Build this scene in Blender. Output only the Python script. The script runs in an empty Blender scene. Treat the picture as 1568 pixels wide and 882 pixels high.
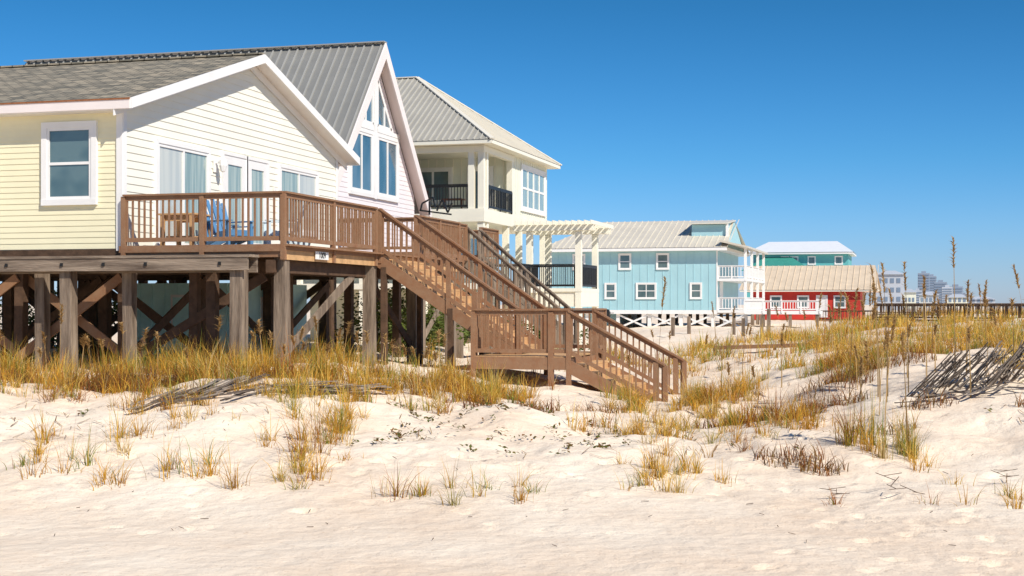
import bpy, math, random
import numpy as np
from mathutils import Vector
random.seed(7); rng=np.random.default_rng(11)
TH=math.radians(15.8); CS,SN=math.cos(TH),math.sin(TH)
scene=bpy.context.scene
def XY(u,d): return (u*CS-d*SN, u*SN+d*CS)

# ------------------------------------------------------------ materials
def newmat(name):
    m=bpy.data.materials.new(name); m.use_nodes=True
    nt=m.node_tree; return m,nt,nt.nodes["Principled BSDF"]
def mat(name,col,rough=.6,var=.12,scale=3.0,bump=0.0,bscale=30.0,stretch=(1,1,1),spec=.3,metal=0.0,dirt=None,dirtamt=.5):
    m,nt,b=newmat(name)
    tc=nt.nodes.new("ShaderNodeTexCoord"); mp=nt.nodes.new("ShaderNodeMapping")
    mp.inputs["Scale"].default_value=stretch
    nt.links.new(tc.outputs["Object"],mp.inputs["Vector"])
    n=nt.nodes.new("ShaderNodeTexNoise"); n.inputs["Scale"].default_value=scale; n.inputs["Detail"].default_value=6; n.inputs["Roughness"].default_value=.65
    nt.links.new(mp.outputs[0],n.inputs["Vector"])
    r=nt.nodes.new("ShaderNodeValToRGB")
    r.color_ramp.elements[0].position=.3; r.color_ramp.elements[1].position=.7
    lo=[max(0,c*(1-var)) for c in col]; hi=[min(1,c*(1+var)) for c in col]
    if dirt: lo=[a*(1-dirtamt)+q*dirtamt for a,q in zip(col,dirt)]
    r.color_ramp.elements[0].color=(*lo,1); r.color_ramp.elements[1].color=(*hi,1)
    nt.links.new(n.outputs["Fac"],r.inputs["Fac"]); nt.links.new(r.outputs[0],b.inputs["Base Color"])
    b.inputs["Roughness"].default_value=rough; b.inputs["Metallic"].default_value=metal
    b.inputs["Specular IOR Level"].default_value=spec
    if bump>0:
        n2=nt.nodes.new("ShaderNodeTexNoise"); n2.inputs["Scale"].default_value=bscale; n2.inputs["Detail"].default_value=4
        nt.links.new(mp.outputs[0],n2.inputs["Vector"])
        bp=nt.nodes.new("ShaderNodeBump"); bp.inputs["Strength"].default_value=bump; bp.inputs["Distance"].default_value=.02
        nt.links.new(n2.outputs["Fac"],bp.inputs["Height"]); nt.links.new(bp.outputs[0],b.inputs["Normal"])
    return m
CREAM=mat("cream_siding",(.88,.81,.55),.5,.05,.8)
CREAMLIT=mat("cream_siding_sunlit",(.89,.86,.73),.5,.04,.8)  # same cream siding, made paler to paint sun on the sea front
WHITE=mat("white_trim",(.86,.84,.80),.45,.04,2)
PINKW=mat("pink_white_siding",(.86,.79,.78),.5,.04,1)
PINKT=mat("pink_trim",(.86,.77,.72),.5,.04,1)
IVORY=mat("ivory_board",(.78,.78,.64),.5,.05,1)
IVTRIM=mat("ivory_trim",(.86,.82,.68),.5,.04,1)
BLUEW=mat("aqua_siding",(.38,.61,.65),.55,.06,.6)
TEALW=mat("teal_siding",(.13,.44,.44),.55,.08,.6)
TEALP=mat("teal_panel",(.55,.84,.82),.6,.10,1.5)  # teal lightened to stand in for sun reaching under the house
REDW=mat("red_siding",(.55,.045,.03),.6,.15,.8)
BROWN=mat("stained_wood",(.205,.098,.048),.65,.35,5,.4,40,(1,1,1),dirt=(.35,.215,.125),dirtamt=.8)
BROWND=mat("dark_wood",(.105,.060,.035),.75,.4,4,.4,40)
TREAD=mat("tread_wood",(.60,.36,.17),.65,.25,4,.3,40)
GREYW=mat("weathered_wood",(.28,.215,.155),.8,.35,6,.9,30,(1,1,.12),dirt=(.09,.06,.04),dirtamt=1.)
GREYH=mat("weathered_beam",(.29,.225,.165),.8,.35,6,.9,30,(.12,1,1),dirt=(.10,.07,.05),dirtamt=1.)
SLAT=mat("sand_fence_slat",(.27,.22,.175),.85,.4,9,.3,50)
SLATD=mat("sand_fence_slat_dark",(.12,.09,.07),.85,.4,9,.3,50)
METALD=mat("grey_metal_roof",(.24,.235,.215),.38,.08,1.2,spec=.5)
METALR=mat("metal_rib",(.36,.35,.32),.38,.05,1.2)
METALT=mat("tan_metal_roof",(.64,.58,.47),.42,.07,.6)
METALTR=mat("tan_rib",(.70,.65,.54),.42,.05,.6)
METALSH=mat("hip_roof_shaded",(.36,.34,.29),.42,.08,1)  # darker copy of the hip roof metal, shade put into its colour
METALSHR=mat("hip_rib_shaded",(.52,.49,.42),.42,.08,1)
METALW=mat("white_metal_roof",(.80,.81,.81),.4,.04,1)
TANR=mat("tan_shingle",(.66,.53,.38),.8,.1,1)
GREENR=mat("green_roof",(.05,.28,.22),.5,.1,1)
BLACK=mat("black_metal",(.02,.02,.02),.4,.2,2)
CHAIRB=mat("blue_chair",(.10,.24,.42),.5,.08,2)
CHAIRW=mat("pale_chair",(.62,.72,.76),.5,.05,2)
WICK=mat("wicker",(.16,.06,.035),.8,.3,20)
RUST=mat("rust_flashing",(.30,.12,.05),.8,.3,12)
CONC=mat("hazy_tower_concrete",(.30,.35,.42),.8,.12,.05)  # blue-grey distance haze mixed into the tower colours
CONCL=mat("hazy_tower_pale",(.48,.51,.55),.8,.08,.05)
CONCD=mat("hazy_tower_glass",(.19,.25,.33),.7,.08,.05,spec=.1)

def glassmat(name,c1,c2,sc,stretch,rough=.06):
    m,nt,b=newmat(name)
    tc=nt.nodes.new("ShaderNodeTexCoord"); mp=nt.nodes.new("ShaderNodeMapping"); mp.inputs["Scale"].default_value=stretch
    n=nt.nodes.new("ShaderNodeTexNoise"); n.inputs["Scale"].default_value=sc; n.inputs["Detail"].default_value=2
    r=nt.nodes.new("ShaderNodeValToRGB"); r.color_ramp.elements[0].position=.4; r.color_ramp.elements[1].position=.6
    r.color_ramp.elements[0].color=(*c1,1); r.color_ramp.elements[1].color=(*c2,1)
    nt.links.new(tc.outputs["Object"],mp.inputs[0]); nt.links.new(mp.outputs[0],n.inputs["Vector"])
    nt.links.new(n.outputs["Fac"],r.inputs[0]); nt.links.new(r.outputs[0],b.inputs["Base Color"])
    b.inputs["Roughness"].default_value=rough; b.inputs["Specular IOR Level"].default_value=.9
    b.inputs["Coat Weight"].default_value=.6; b.inputs["Coat Roughness"].default_value=.03
    return m
GLASSC=glassmat("glass_over_curtain",(.28,.37,.34),(.46,.53,.46),9,(1,1,.05))
GLASSW=glassmat("glass_over_blind",(.55,.57,.52),(.66,.66,.58),5,(1,1,.05))
GLASSS=glassmat("glass_side",(.07,.12,.13),(.13,.19,.19),1.2,(1,1,1))
GLASSD=glassmat("glass_sky",(.05,.12,.16),(.12,.20,.25),1.0,(1,1,.5),.04)

def shingle():
    m,nt,b=newmat("asphalt_shingle")
    tc=nt.nodes.new("ShaderNodeTexCoord")
    br=nt.nodes.new("ShaderNodeTexBrick"); br.inputs["Scale"].default_value=1.0
    br.inputs["Brick Width"].default_value=.36; br.inputs["Row Height"].default_value=.20; br.inputs["Mortar Size"].default_value=.016
    br.inputs["Color1"].default_value=(.17,.16,.13,1); br.inputs["Color2"].default_value=(.40,.35,.27,1); br.inputs["Mortar"].default_value=(.06,.055,.045,1)
    nt.links.new(tc.outputs["Object"],br.inputs["Vector"])
    n=nt.nodes.new("ShaderNodeTexNoise"); n.inputs["Scale"].default_value=2.2; n.inputs["Detail"].default_value=8; n.inputs["Roughness"].default_value=.75
    nt.links.new(tc.outputs["Object"],n.inputs["Vector"])
    r=nt.nodes.new("ShaderNodeValToRGB"); r.color_ramp.elements[0].position=.35; r.color_ramp.elements[0].color=(.6,.62,.6,1)
    r.color_ramp.elements[1].position=.65; r.color_ramp.elements[1].color=(1.3,1.22,1.1,1)
    nt.links.new(n.outputs["Fac"],r.inputs[0])
    mx=nt.nodes.new("ShaderNodeMix"); mx.data_type='RGBA'; mx.blend_type='MULTIPLY'; mx.inputs[0].default_value=1
    nt.links.new(br.outputs["Color"],mx.inputs[6]); nt.links.new(r.outputs[0],mx.inputs[7])
    nt.links.new(mx.outputs[2],b.inputs["Base Color"]); b.inputs["Roughness"].default_value=.9
    return m
SHING=shingle()

# ------------------------------------------------------------ mesh builder
class MB:
    def __init__(s): s.v=[];s.f=[];s.mi=[];s.mats=[]
    def mid(s,m):
        if m not in s.mats: s.mats.append(m)
        return s.mats.index(m)
    def poly(s,pts,m):
        i=len(s.v); s.v+= [tuple(p) for p in pts]; s.f.append(tuple(range(i,i+len(pts)))); s.mi.append(s.mid(m))
    def hexa(s,c,m):
        i=len(s.v); s.v+=[tuple(p) for p in c]; k=s.mid(m)
        for q in ((3,2,1,0),(4,5,6,7),(0,1,5,4),(1,2,6,5),(2,3,7,6),(3,0,4,7)):
            s.f.append(tuple(i+a for a in q)); s.mi.append(k)
    def box(s,x0,x1,y0,y1,z0,z1,m):
        x0,x1=min(x0,x1),max(x0,x1); y0,y1=min(y0,y1),max(y0,y1); z0,z1=min(z0,z1),max(z0,z1)
        s.hexa([(x0,y0,z0),(x1,y0,z0),(x1,y1,z0),(x0,y1,z0),(x0,y0,z1),(x1,y0,z1),(x1,y1,z1),(x0,y1,z1)],m)
    def beam(s,p,q,w,h,m):
        p=Vector(p);q=Vector(q);d=(q-p).normalized()
        if abs(d.z)>.999: sd=Vector((1,0,0))
        else: sd=d.cross(Vector((0,0,1))).normalized()
        up=sd.cross(d)
        a=sd*w/2;b=up*h/2
        s.hexa([p-a-b,q-a-b,q+a-b,p+a-b,p-a+b,q-a+b,q+a+b,p+a+b][0:8],m)
    def slab(s,pts,dz,m):
        n=len(pts); lo=[(p[0],p[1],p[2]-dz) for p in pts]
        s.poly(pts,m); s.poly(lo[::-1],m)
        for i in range(n):
            j=(i+1)%n; s.poly([lo[i],lo[j],pts[j],pts[i]],m)
    def fbox(s,pl,a0,a1,z0,z1,o0,o1,m):
        ax,c=pl
        if ax=='x': s.box(c+o0,c+o1,a0,a1,z0,z1,m)
        else: s.box(a0,a1,c-o1,c-o0,z0,z1,m)
    def pt(s,pl,a,z,o): return (pl[1]+o,a,z) if pl[0]=='x' else (a,pl[1]-o,z)
    def lap(s,pl,z0,z1,clip,m,pitch=.15,lip=.018):
        z=z0
        while z<z1-1e-4:
            t=min(z+pitch,z1); a=clip(z); b=clip(t)
            if a[1]-a[0]>.05:
                s.poly([s.pt(pl,a[0],z,lip),s.pt(pl,a[1],z,lip),s.pt(pl,b[1],t,.006),s.pt(pl,b[0],t,.006)],m)
                s.poly([s.pt(pl,a[0],z,.0),s.pt(pl,a[1],z,.0),s.pt(pl,a[1],z,lip),s.pt(pl,a[0],z,lip)],m)
            z=t
    def window(s,pl,a0,a1,z0,z1,nv,nh,fr,gl,tw=.1,mw=.045,base=.03,trim=True):
        if trim:
            s.fbox(pl,a0-tw,a1+tw,z1,z1+tw,base-.02,base+.05,fr); s.fbox(pl,a0-tw,a1+tw,z0-tw,z0,base-.02,base+.06,fr)
            s.fbox(pl,a0-tw,a0,z0,z1,base-.02,base+.05,fr); s.fbox(pl,a1,a1+tw,z0,z1,base-.02,base+.05,fr)
        gls=gl if isinstance(gl,(list,tuple)) else [gl]*nv
        for i in range(nv):
            b0=a0+(a1-a0)*i/nv; b1=a0+(a1-a0)*(i+1)/nv
            s.poly([s.pt(pl,b0,z0,base+.004),s.pt(pl,b1,z0,base+.004),s.pt(pl,b1,z1,base+.004),s.pt(pl,b0,z1,base+.004)],gls[i])
        w=mw
        s.fbox(pl,a0,a0+w,z0,z1,base+.002,base+.032,fr); s.fbox(pl,a1-w,a1,z0,z1,base+.002,base+.032,fr)
        s.fbox(pl,a0+w,a1-w,z0,z0+w,base+.002,base+.032,fr); s.fbox(pl,a0+w,a1-w,z1-w,z1,base+.002,base+.032,fr)
        for i in range(1,nv):
            a=a0+(a1-a0)*i/nv; s.fbox(pl,a-w/2,a+w/2,z0+w,z1-w,base+.002,base+.03,fr)
        for i in range(1,nh):
            z=z0+(z1-z0)*i/nh; s.fbox(pl,a0+w,a1-w,z-w/2,z+w/2,base+.002,base+.026,fr)
    def railing(s,p,q,m,h=1.05,sp=.14,bw=.036,pe=2.0,pw=.1,ends=(1,1),mp=None,down=.15,cap=.14,up=.0):
        p=Vector(p);q=Vector(q);L=math.hypot(q.x-p.x,q.y-p.y); H=Vector((0,0,1))
        mp=mp or m; h=h+random.uniform(-.006,.006); pw=pw+random.uniform(0,.008); down=down+random.uniform(0,.01)
        s.beam(p+H*(h-.02),q+H*(h-.02),cap,.04,m); s.beam(p+H*(h-.09),q+H*(h-.09),.04,.09,m)
        s.beam(p+H*.12,q+H*.12,.04,.09,m)
        n=max(1,round(L/pe))
        for i in range(n+1):
            if i==0 and not ends[0]: continue
            if i==n and not ends[1]: continue
            c=p.lerp(q,i/n); s.box(c.x-pw/2,c.x+pw/2,c.y-pw/2,c.y+pw/2,c.z-down,c.z+h-.045+up,mp)
        k=max(1,int(L/sp))
        for i in range(k):
            c=p.lerp(q,(i+.5)/k); jx=random.uniform(-.005,.005)
            s.box(c.x-bw/2+jx,c.x+bw/2+jx,c.y-bw/2+jx,c.y+bw/2+jx,c.z+.08,c.z+h-.05,m)
    def stairs(s,x0,x1,y0,y1,z0,z1,n,mt,ms):
        dx=(x1-x0)/n; dz=(z1-z0)/n
        for i in range(n):
            xa=x0+dx*i; zt=z0+dz*(i+1)
            s.box(xa-.03,xa+dx+.02,y0+.03,y1-.03,zt-.045,zt,mt)
            s.box(xa,xa+.02,y0+.032,y1-.032,zt-.0,zt-dz-.05,mt)
        for y in (y0,(y0+y1)/2,y1):
            s.beam((x0,y,z0-.22),(x1,y,z1-.10),.05,.28,ms)
    def make(s,name,parent=None,smooth=False):
        me=bpy.data.meshes.new(name); me.from_pydata(s.v,[],s.f)
        for m in s.mats: me.materials.append(m)
        me.polygons.foreach_set("material_index",s.mi); me.update()
        o=bpy.data.objects.new(name,me); scene.collection.objects.link(o)
        if parent: o.parent=parent
        return o
def empty(name):
    e=bpy.data.objects.new(name,None); scene.collection.objects.link(e); return e

# ------------------------------------------------------------ terrain
def vn(x,y,seed=0.):
    ix=np.floor(x);iy=np.floor(y);fx=x-ix;fy=y-iy
    fx=fx*fx*(3-2*fx);fy=fy*fy*(3-2*fy)
    def h(a,b):
        v=np.sin(a*127.1+b*311.7+seed*17.3)*43758.5453; return v-np.floor(v)
    return (h(ix,iy)*(1-fx)+h(ix+1,iy)*fx)*(1-fy)+(h(ix,iy+1)*(1-fx)+h(ix+1,iy+1)*fx)*fy
def fbm(x,y,o=4,seed=0.):
    r=0*x;a=.5
    for i in range(o): r=r+a*(vn(x,y,seed+i)-.5); x=x*2.03;y=y*2.03;a*=.5
    return r*2
def ss(a,b,x):
    t=np.clip((x-a)/(b-a),0,1); return t*t*(3-2*t)
def hgt(X,Y):
    X=np.asarray(X,float);Y=np.asarray(Y,float)
    u=X*CS+Y*SN; d=-X*SN+Y*CS
    T=np.interp(u,[-30,-9,-4,-1,1.2,3,5.2,8,11,20],[-1.40,-1.5,-1.5,-1.78,-2.0,-2.22,-1.92,-1.4,-1.15,-1.3])
    toe=18+1.6*fbm(u/5,d/9,2,3.)
    s1=ss(toe-1.5,toe+8.5,d)
    z=-2.5+.0*d+(T+2.5)*s1
    B=-1.75+.75*ss(-9,4,X)
    z=z*(1-ss(34,48,d))+B*ss(34,48,d)
    far=1-ss(150,400,d)*.9
    amp=ss(15,24,d)
    z=z+amp*far*(.32*fbm(u/4.5,d/4.5,4,5.)+.17*fbm(u/1.3,d/1.3,3,9.))
    rough=.022+.05*ss(16.5,20.5,d)
    z=z+(.10*fbm(u/6,d/4,3,21.)+rough*fbm(u/.55,d/.55,3,31.))*(1-ss(60,90,d))
    st=np.exp(-((X+5.0)**2/1.6+(Y-32.6)**2/4)); z=z*(1-st)+(-2.25)*st
    z=z-2.6*ss(24,60,X)
    return z
def axis(lo,hi,lo2,hi2,st,fi,lim):
    c=list(np.arange(lo,lo2,st))+list(np.arange(lo2,hi2,fi))+list(np.arange(hi2,hi,st)); s=st
    x=c[-1]+st
    while x<lim: c.append(x); s*=1.13; x+=s
    c.append(lim); s=st; x=lo-st; a=[]
    while x>-lim: a.append(x); s*=1.13; x-=s
    a.append(-lim)
    return np.array(a[::-1]+c)
xs=axis(-24,14,-14,3,.15,.07,5000); ys=axis(9,46,10,25,.15,.07,5000)
GX,GY=np.meshgrid(xs,ys); GZ=hgt(GX,GY)
def pit(X,Y,rx,ry_,ang,dep):
    i0,i1=np.searchsorted(xs,[X-.6,X+.6]); j0,j1=np.searchsorted(ys,[Y-.6,Y+.6])
    sx=GX[j0:j1,i0:i1]-X; sy=GY[j0:j1,i0:i1]-Y
    a=(sx*math.cos(ang)+sy*math.sin(ang))/rx; b=(-sx*math.sin(ang)+sy*math.cos(ang))/ry_
    r=np.sqrt(a*a+b*b)
    GZ[j0:j1,i0:i1]+= -dep*np.exp(-r**4)+dep*.45*np.exp(-((r-1.45)/.35)**2)
def trail(u0,d0,u1,d1):
    L=math.hypot(u1-u0,d1-d0); n=int(L/.62)
    an=math.atan2(d1-d0,u1-u0)
    for i in range(n):
        f=i/n; sgn=(i%2)*2-1
        u=u0+(u1-u0)*f-math.sin(an)*.13*sgn+random.gauss(0,.05); d=d0+(d1-d0)*f+math.cos(an)*.13*sgn+random.gauss(0,.05)
        X,Y=XY(u,d); pit(X,Y,.15,.085,an+TH+random.gauss(0,.15),random.uniform(.03,.05))
trail(-7.5,18.6,-5,18.0); trail(2.4,13.6,6.5,17.8); trail(4.2,13.2,7.6,16.2); trail(-1.5,20.6,3.2,17.9); trail(-5,19.3,4,20.5); trail(5,15,2,22); trail(3.3,13.4,5.6,14.6)
for i in range(300):
    X,Y=XY(random.uniform(-8,8),random.uniform(15.5,24.5)); pit(X,Y,random.uniform(.06,.17),random.uniform(.06,.12),random.uniform(0,3),random.uniform(.01,.045))
nx,ny=len(xs),len(ys)
co=np.stack([GX.ravel(),GY.ravel(),GZ.ravel()],1)
idx=np.arange(nx*ny).reshape(ny,nx)
fc=np.stack([idx[:-1,:-1].ravel(),idx[:-1,1:].ravel(),idx[1:,1:].ravel(),idx[1:,:-1].ravel()],1)
def npmesh(name,co,fc,mats,smooth=True,col=None,mi=None):
    me=bpy.data.meshes.new(name); k=fc.shape[1]
    me.vertices.add(len(co)); me.vertices.foreach_set("co",co.astype(np.float32).ravel())
    me.loops.add(fc.size); me.loops.foreach_set("vertex_index",fc.astype(np.int32).ravel())
    me.polygons.add(len(fc)); me.polygons.foreach_set("loop_start",(np.arange(len(fc))*k).astype(np.int32))
    me.polygons.foreach_set("loop_total",np.full(len(fc),k,np.int32))
    for m in mats: me.materials.append(m)
    me.update(calc_edges=True)
    if smooth: me.polygons.foreach_set("use_smooth",np.ones(len(fc),bool))
    if col is not None:
        a=me.color_attributes.new("Col",'FLOAT_COLOR','POINT'); a.data.foreach_set("color",col.astype(np.float32).ravel())
    o=bpy.data.objects.new(name,me); scene.collection.objects.link(o); return o
def sandmat():
    m,nt,b=newmat("sand")
    tc=nt.nodes.new("ShaderNodeTexCoord")
    def noise(s,d=5,r=.6):
        n=nt.nodes.new("ShaderNodeTexNoise"); n.inputs["Scale"].default_value=s; n.inputs["Detail"].default_value=d; n.inputs["Roughness"].default_value=r
        nt.links.new(tc.outputs["Object"],n.inputs["Vector"]); return n
    n1=noise(.35,8,.7); r=nt.nodes.new("ShaderNodeValToRGB")
    r.color_ramp.elements[0].position=.3; r.color_ramp.elements[0].color=(.80,.62,.45,1)
    r.color_ramp.elements[1].position=.68; r.color_ramp.elements[1].color=(.90,.78,.62,1)
    nt.links.new(n1.outputs["Fac"],r.inputs[0])
    n4=noise(14,4,.8); r4=nt.nodes.new("ShaderNodeValToRGB"); r4.color_ramp.elements[0].position=.28; r4.color_ramp.elements[0].color=(.62,.50,.38,1); r4.color_ramp.elements[1].position=.43; r4.color_ramp.elements[1].color=(1,1,1,1)
    nt.links.new(n4.outputs["Fac"],r4.inputs[0])
    mx=nt.nodes.new("ShaderNodeMix"); mx.data_type='RGBA'; mx.blend_type='MULTIPLY'; mx.inputs[0].default_value=.7
    nt.links.new(r.outputs[0],mx.inputs[6]); nt.links.new(r4.outputs[0],mx.inputs[7])
    nt.links.new(mx.outputs[2],b.inputs["Base Color"])
    b.inputs["Roughness"].default_value=.95; b.inputs["Specular IOR Level"].default_value=.1
    n2=noise(3.2,6,.55); n3=noise(38,3,.6)
    b1=nt.nodes.new("ShaderNodeBump"); b1.inputs["Strength"].default_value=.8; b1.inputs["Distance"].default_value=.07
    b2=nt.nodes.new("ShaderNodeBump"); b2.inputs["Strength"].default_value=.6; b2.inputs["Distance"].default_value=.012
    nt.links.new(n2.outputs["Fac"],b1.inputs["Height"]); nt.links.new(n3.outputs["Fac"],b2.inputs["Height"])
    nt.links.new(b1.outputs[0],b2.inputs["Normal"]); nt.links.new(b2.outputs[0],b.inputs["Normal"])
    return m
SAND=sandmat()
npmesh("sand_dunes_ground",co,fc,[SAND])
wm,nt,b=newmat("sea_water"); b.inputs["Base Color"].default_value=(.02,.10,.13,1); b.inputs["Roughness"].default_value=.15
w=MB(); w.poly([(46,-4900,-3.6),(4990,-4900,-3.6),(4990,4900,-3.6),(46,4900,-3.6)],wm); w.make("sea")

# ------------------------------------------------------------ HOUSE 1
H1=empty("beach_house")
FX=-16.36; Y0,Y1=27.1,38.84; YR=33.1; EZ,RZ=4.36,6.36; EY0,EY1=26.7,39.5
def roofz(y): return EZ+(RZ-EZ)*(y-EY0)/(YR-EY0) if y<YR else EZ+(RZ-EZ)*(EY1-y)/(EY1-YR)
wl=MB()
wl.box(-31,FX-.001,Y0+.001,Y1,1.0,4.15,CREAMLIT)
wl.poly([(FX-.001,Y0+.001,4.15),(FX-.001,Y1,4.15),(FX-.001,Y1,roofz(Y1)-.15),(FX-.001,YR,roofz(YR)-.15),(FX-.001,Y0+.001,roofz(Y0)-.15)],CREAMLIT)
wl.poly([(-31,Y0,4.15),(-31,Y1,4.15),(-31,YR,roofz(YR)-.15)],CREAMLIT)
def clipg(z):
    if z<=4.2: return (Y0+.0,Y1)
    lo=EY0+(z+.15-EZ)/(RZ-EZ)*(YR-EY0); hi=EY1-(z+.15-EZ)/(RZ-EZ)*(EY1-YR)
    return (max(Y0,lo),min(Y1,hi))
wl.lap(('x',FX),1.25,6.16,clipg,CREAMLIT,.17,.022)
wl.lap(('y',Y0),1.2,4.2,lambda z:(-31,FX),CREAM,.125)
wl.fbox(('y',Y0),FX-.12,FX+.03,1.15,4.2,.02,.05,WHITE)
wl.box(FX+.03,FX+.05,Y0-.03,Y0+.1,1.15,4.25,WHITE)
wl.box(FX+.02,FX+.05,Y1-.1,Y1,1.15,4.25,WHITE)
wl.box(-31,FX+.05,Y0-.02,Y1,1.02,1.19,BROWND)
wl.make("walls",H1)
rf=MB()
XF=-15.93
rf.slab([(-31.4,EY0,EZ),(XF,EY0,EZ),(XF,YR,RZ),(-31.4,YR,RZ)],.05,SHING)
rf.slab([(-31.4,YR,RZ),(XF,YR,RZ),(XF,EY1,EZ),(-31.4,EY1,EZ)],.05,SHING)
rf.slab([(-31.4,EY0+.02,EZ-.06),(XF-.03,EY0+.02,EZ-.06),(XF-.03,YR,RZ-.06),(-31.4,YR,RZ-.06)],.08,WHITE)
rf.slab([(-31.4,YR,RZ-.06),(XF-.03,YR,RZ-.06),(XF-.03,EY1-.02,EZ-.06),(-31.4,EY1-.02,EZ-.06)],.08,WHITE)
for (ya,za,yb,zb) in ((EY0-.02,EZ,YR,RZ),(YR,RZ,EY1+.02,EZ)):
    rf.hexa([(XF+.0,ya,za-.22),(XF+.045,ya,za-.22),(XF+.045,yb,zb-.22),(XF,yb,zb-.22),(XF,ya,za+.0),(XF+.045,ya,za+.0),(XF+.045,yb,zb),(XF,yb,zb)],WHITE)
    rf.hexa([(FX+.03,ya,za-.36),(FX+.06,ya,za-.36),(FX+.06,yb,zb-.36),(FX+.03,yb,zb-.36),(FX+.03,ya,za-.15),(FX+.06,ya,za-.15),(FX+.06,yb,zb-.15),(FX+.03,yb,zb-.15)],WHITE)
rf.box(-31.4,XF,EY0-.03,EY0+.02,EZ-.22,EZ-.03,PINKT)
rf.box(-31.4,XF,EY0-.045,EY0+.0,EZ-.03,EZ+.005,RUST)
rf.box(-31.4,FX,EY0+.02,Y0+.02,EZ-.24,EZ-.2,WHITE)
rf.box(-31.4,FX,Y1,EY1-.02,EZ-.24,EZ-.2,WHITE)
rf.box(-31.4,XF,EY1-.02,EY1+.03,EZ-.22,EZ-.01,WHITE)
rf.beam((-31.4,YR,RZ+.01),(XF,YR,RZ+.01),.28,.04,SHING)
rf.make("roof",H1)
wd=MB()
P=('x',FX)
wd.window(P,28.5,30.85,1.35,3.62,2,1,WHITE,[GLASSW,GLASSC],.1,.07)
wd.window(P,31.65,32.85,1.35,3.68,1,1,WHITE,GLASSC,.08,.22)
wd.window(P,32.95,34.1,1.35,3.68,1,1,WHITE,GLASSC,.08,.22)
wd.window(P,34.9,37.3,2.0,3.66,2,1,WHITE,[GLASSC,GLASSW],.1,.07)
wd.window(('y',Y0),-18.18,-17.08,2.28,3.83,1,2,WHITE,GLASSS,.13,.06)
wd.box(FX+.03,FX+.05,31.15,31.35,3.2,3.5,WHITE)
wd.make("windows_and_doors",H1)
lp=MB()
lp.box(FX+.04,FX+.20,31.22,31.27,3.42,3.46,WHITE)
for a in range(8):
    a0=a*math.pi/4;a1=(a+1)*math.pi/4
    for (r0,z0,r1,z1) in ((.06,3.22,.10,3.36),(.10,3.36,.09,3.5),(.09,3.5,.02,3.58),(.0,3.2,.06,3.22)):
        c=(FX+.24,31.25)
        lp.poly([(c[0]+r0*math.cos(a0),c[1]+r0*math.sin(a0),z0),(c[0]+r0*math.cos(a1),c[1]+r0*math.sin(a1),z0),(c[0]+r1*math.cos(a1),c[1]+r1*math.sin(a1),z1),(c[0]+r1*math.cos(a0),c[1]+r1*math.sin(a0),z1)],WHITE)
lp.box(FX+.03,FX+.07,34.5,34.62,2.9,3.1,WHITE)
lp.make("wall_lamp",H1)
pl=MB()
def post(m,x,y,z1,w,mt,z0=-3.4):
    lx,ly=random.uniform(-.03,.03),random.uniform(-.03,.03)
    n=4; pr=None
    for i in range(n):
        f0,f1=i/n,(i+1)/n
        def ring(f,s_): 
            ww=w*(.52-.05*f)*s_; z=z0+(z1-z0)*f; cx=x+lx*(1-f);cy=y+ly*(1-f)
            return [(cx-ww,cy-ww,z),(cx+ww,cy-ww,z),(cx+ww,cy+ww,z),(cx-ww,cy+ww,z)]
        if pr is None: pr=ring(f0,1)
        nx_=ring(f1,random.uniform(.92,1.03)); m.hexa(pr+nx_,mt); pr=nx_
PX=[-16.6,-19.2,-21.9,-24.6,-27.3,-30.2]; PYs=[27.6,31.0,34.8,38.5]
for x in PX:
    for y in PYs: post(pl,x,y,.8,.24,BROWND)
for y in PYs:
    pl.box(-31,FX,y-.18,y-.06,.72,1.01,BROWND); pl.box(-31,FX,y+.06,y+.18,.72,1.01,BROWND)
    for i in range(len(PX)-1):
        if (i+int(y))%2==0 or y<28:
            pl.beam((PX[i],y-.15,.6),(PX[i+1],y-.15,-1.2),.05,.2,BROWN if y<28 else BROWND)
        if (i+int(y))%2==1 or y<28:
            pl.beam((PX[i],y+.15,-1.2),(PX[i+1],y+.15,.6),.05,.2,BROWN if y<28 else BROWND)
for x in PX:
    for j in range(3):
        pl.beam((x+.15,PYs[j],.6 if j%2 else -1.1),(x+.15,PYs[j+1],-1.1 if j%2 else .6),.05,.2,BROWND)
pl.make("pilings",H1)
tp=MB()
tp.box(-20.0,-16.75,33.2,37.6,-2.2,.55,TEALP)
for i in range(9): tp.box(-19.9+i*.36,-19.87+i*.36,33.18,33.2,-2.2,.55,TEALP)
tp.box(-16.75,-16.73,34.6,35.5,-2.0,.2,WHITE)
tp.box(-18.6,-17.7,33.15,33.19,-2.0,.25,WHITE); tp.box(-18.53,-17.77,33.13,33.149,-1.95,.18,TEALP)
tp.make("teal_storage_room",H1)

# deck
DK=empty("wooden_deck")
DX=-12.55; dk=MB()
x=FX+.06
while x<DX+.02: dk.box(x,x+.135,26.98,38.8,1.21,1.25,BROWN); x+=.145
dk.box(FX,DX,27.0,27.05,.98,1.205,BROWN); dk.box(DX-.05,DX,27.05,38.8,.93,1.205,TREAD)
dk.box(DX+.002,DX+.03,27.0,38.8,1.13,1.245,BROWN)
dk.box(FX,DX+.03,26.955,26.978,1.10,1.245,BROWN)
y=27.5
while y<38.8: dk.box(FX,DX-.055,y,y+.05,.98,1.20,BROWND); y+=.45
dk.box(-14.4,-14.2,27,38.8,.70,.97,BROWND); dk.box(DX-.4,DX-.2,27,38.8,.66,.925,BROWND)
dk.make("deck_floor",DK)
r=MB()
r.railing((FX+.1,27.0,1.25),(DX,27.0,1.25),BROWN,pe=1.95,ends=(1,1),down=.32,h=1.09)
r.railing((DX,27.0,1.25),(DX,32.2,1.25),BROWN,pe=2.65,ends=(0,1),down=.32,h=1.09)
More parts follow.
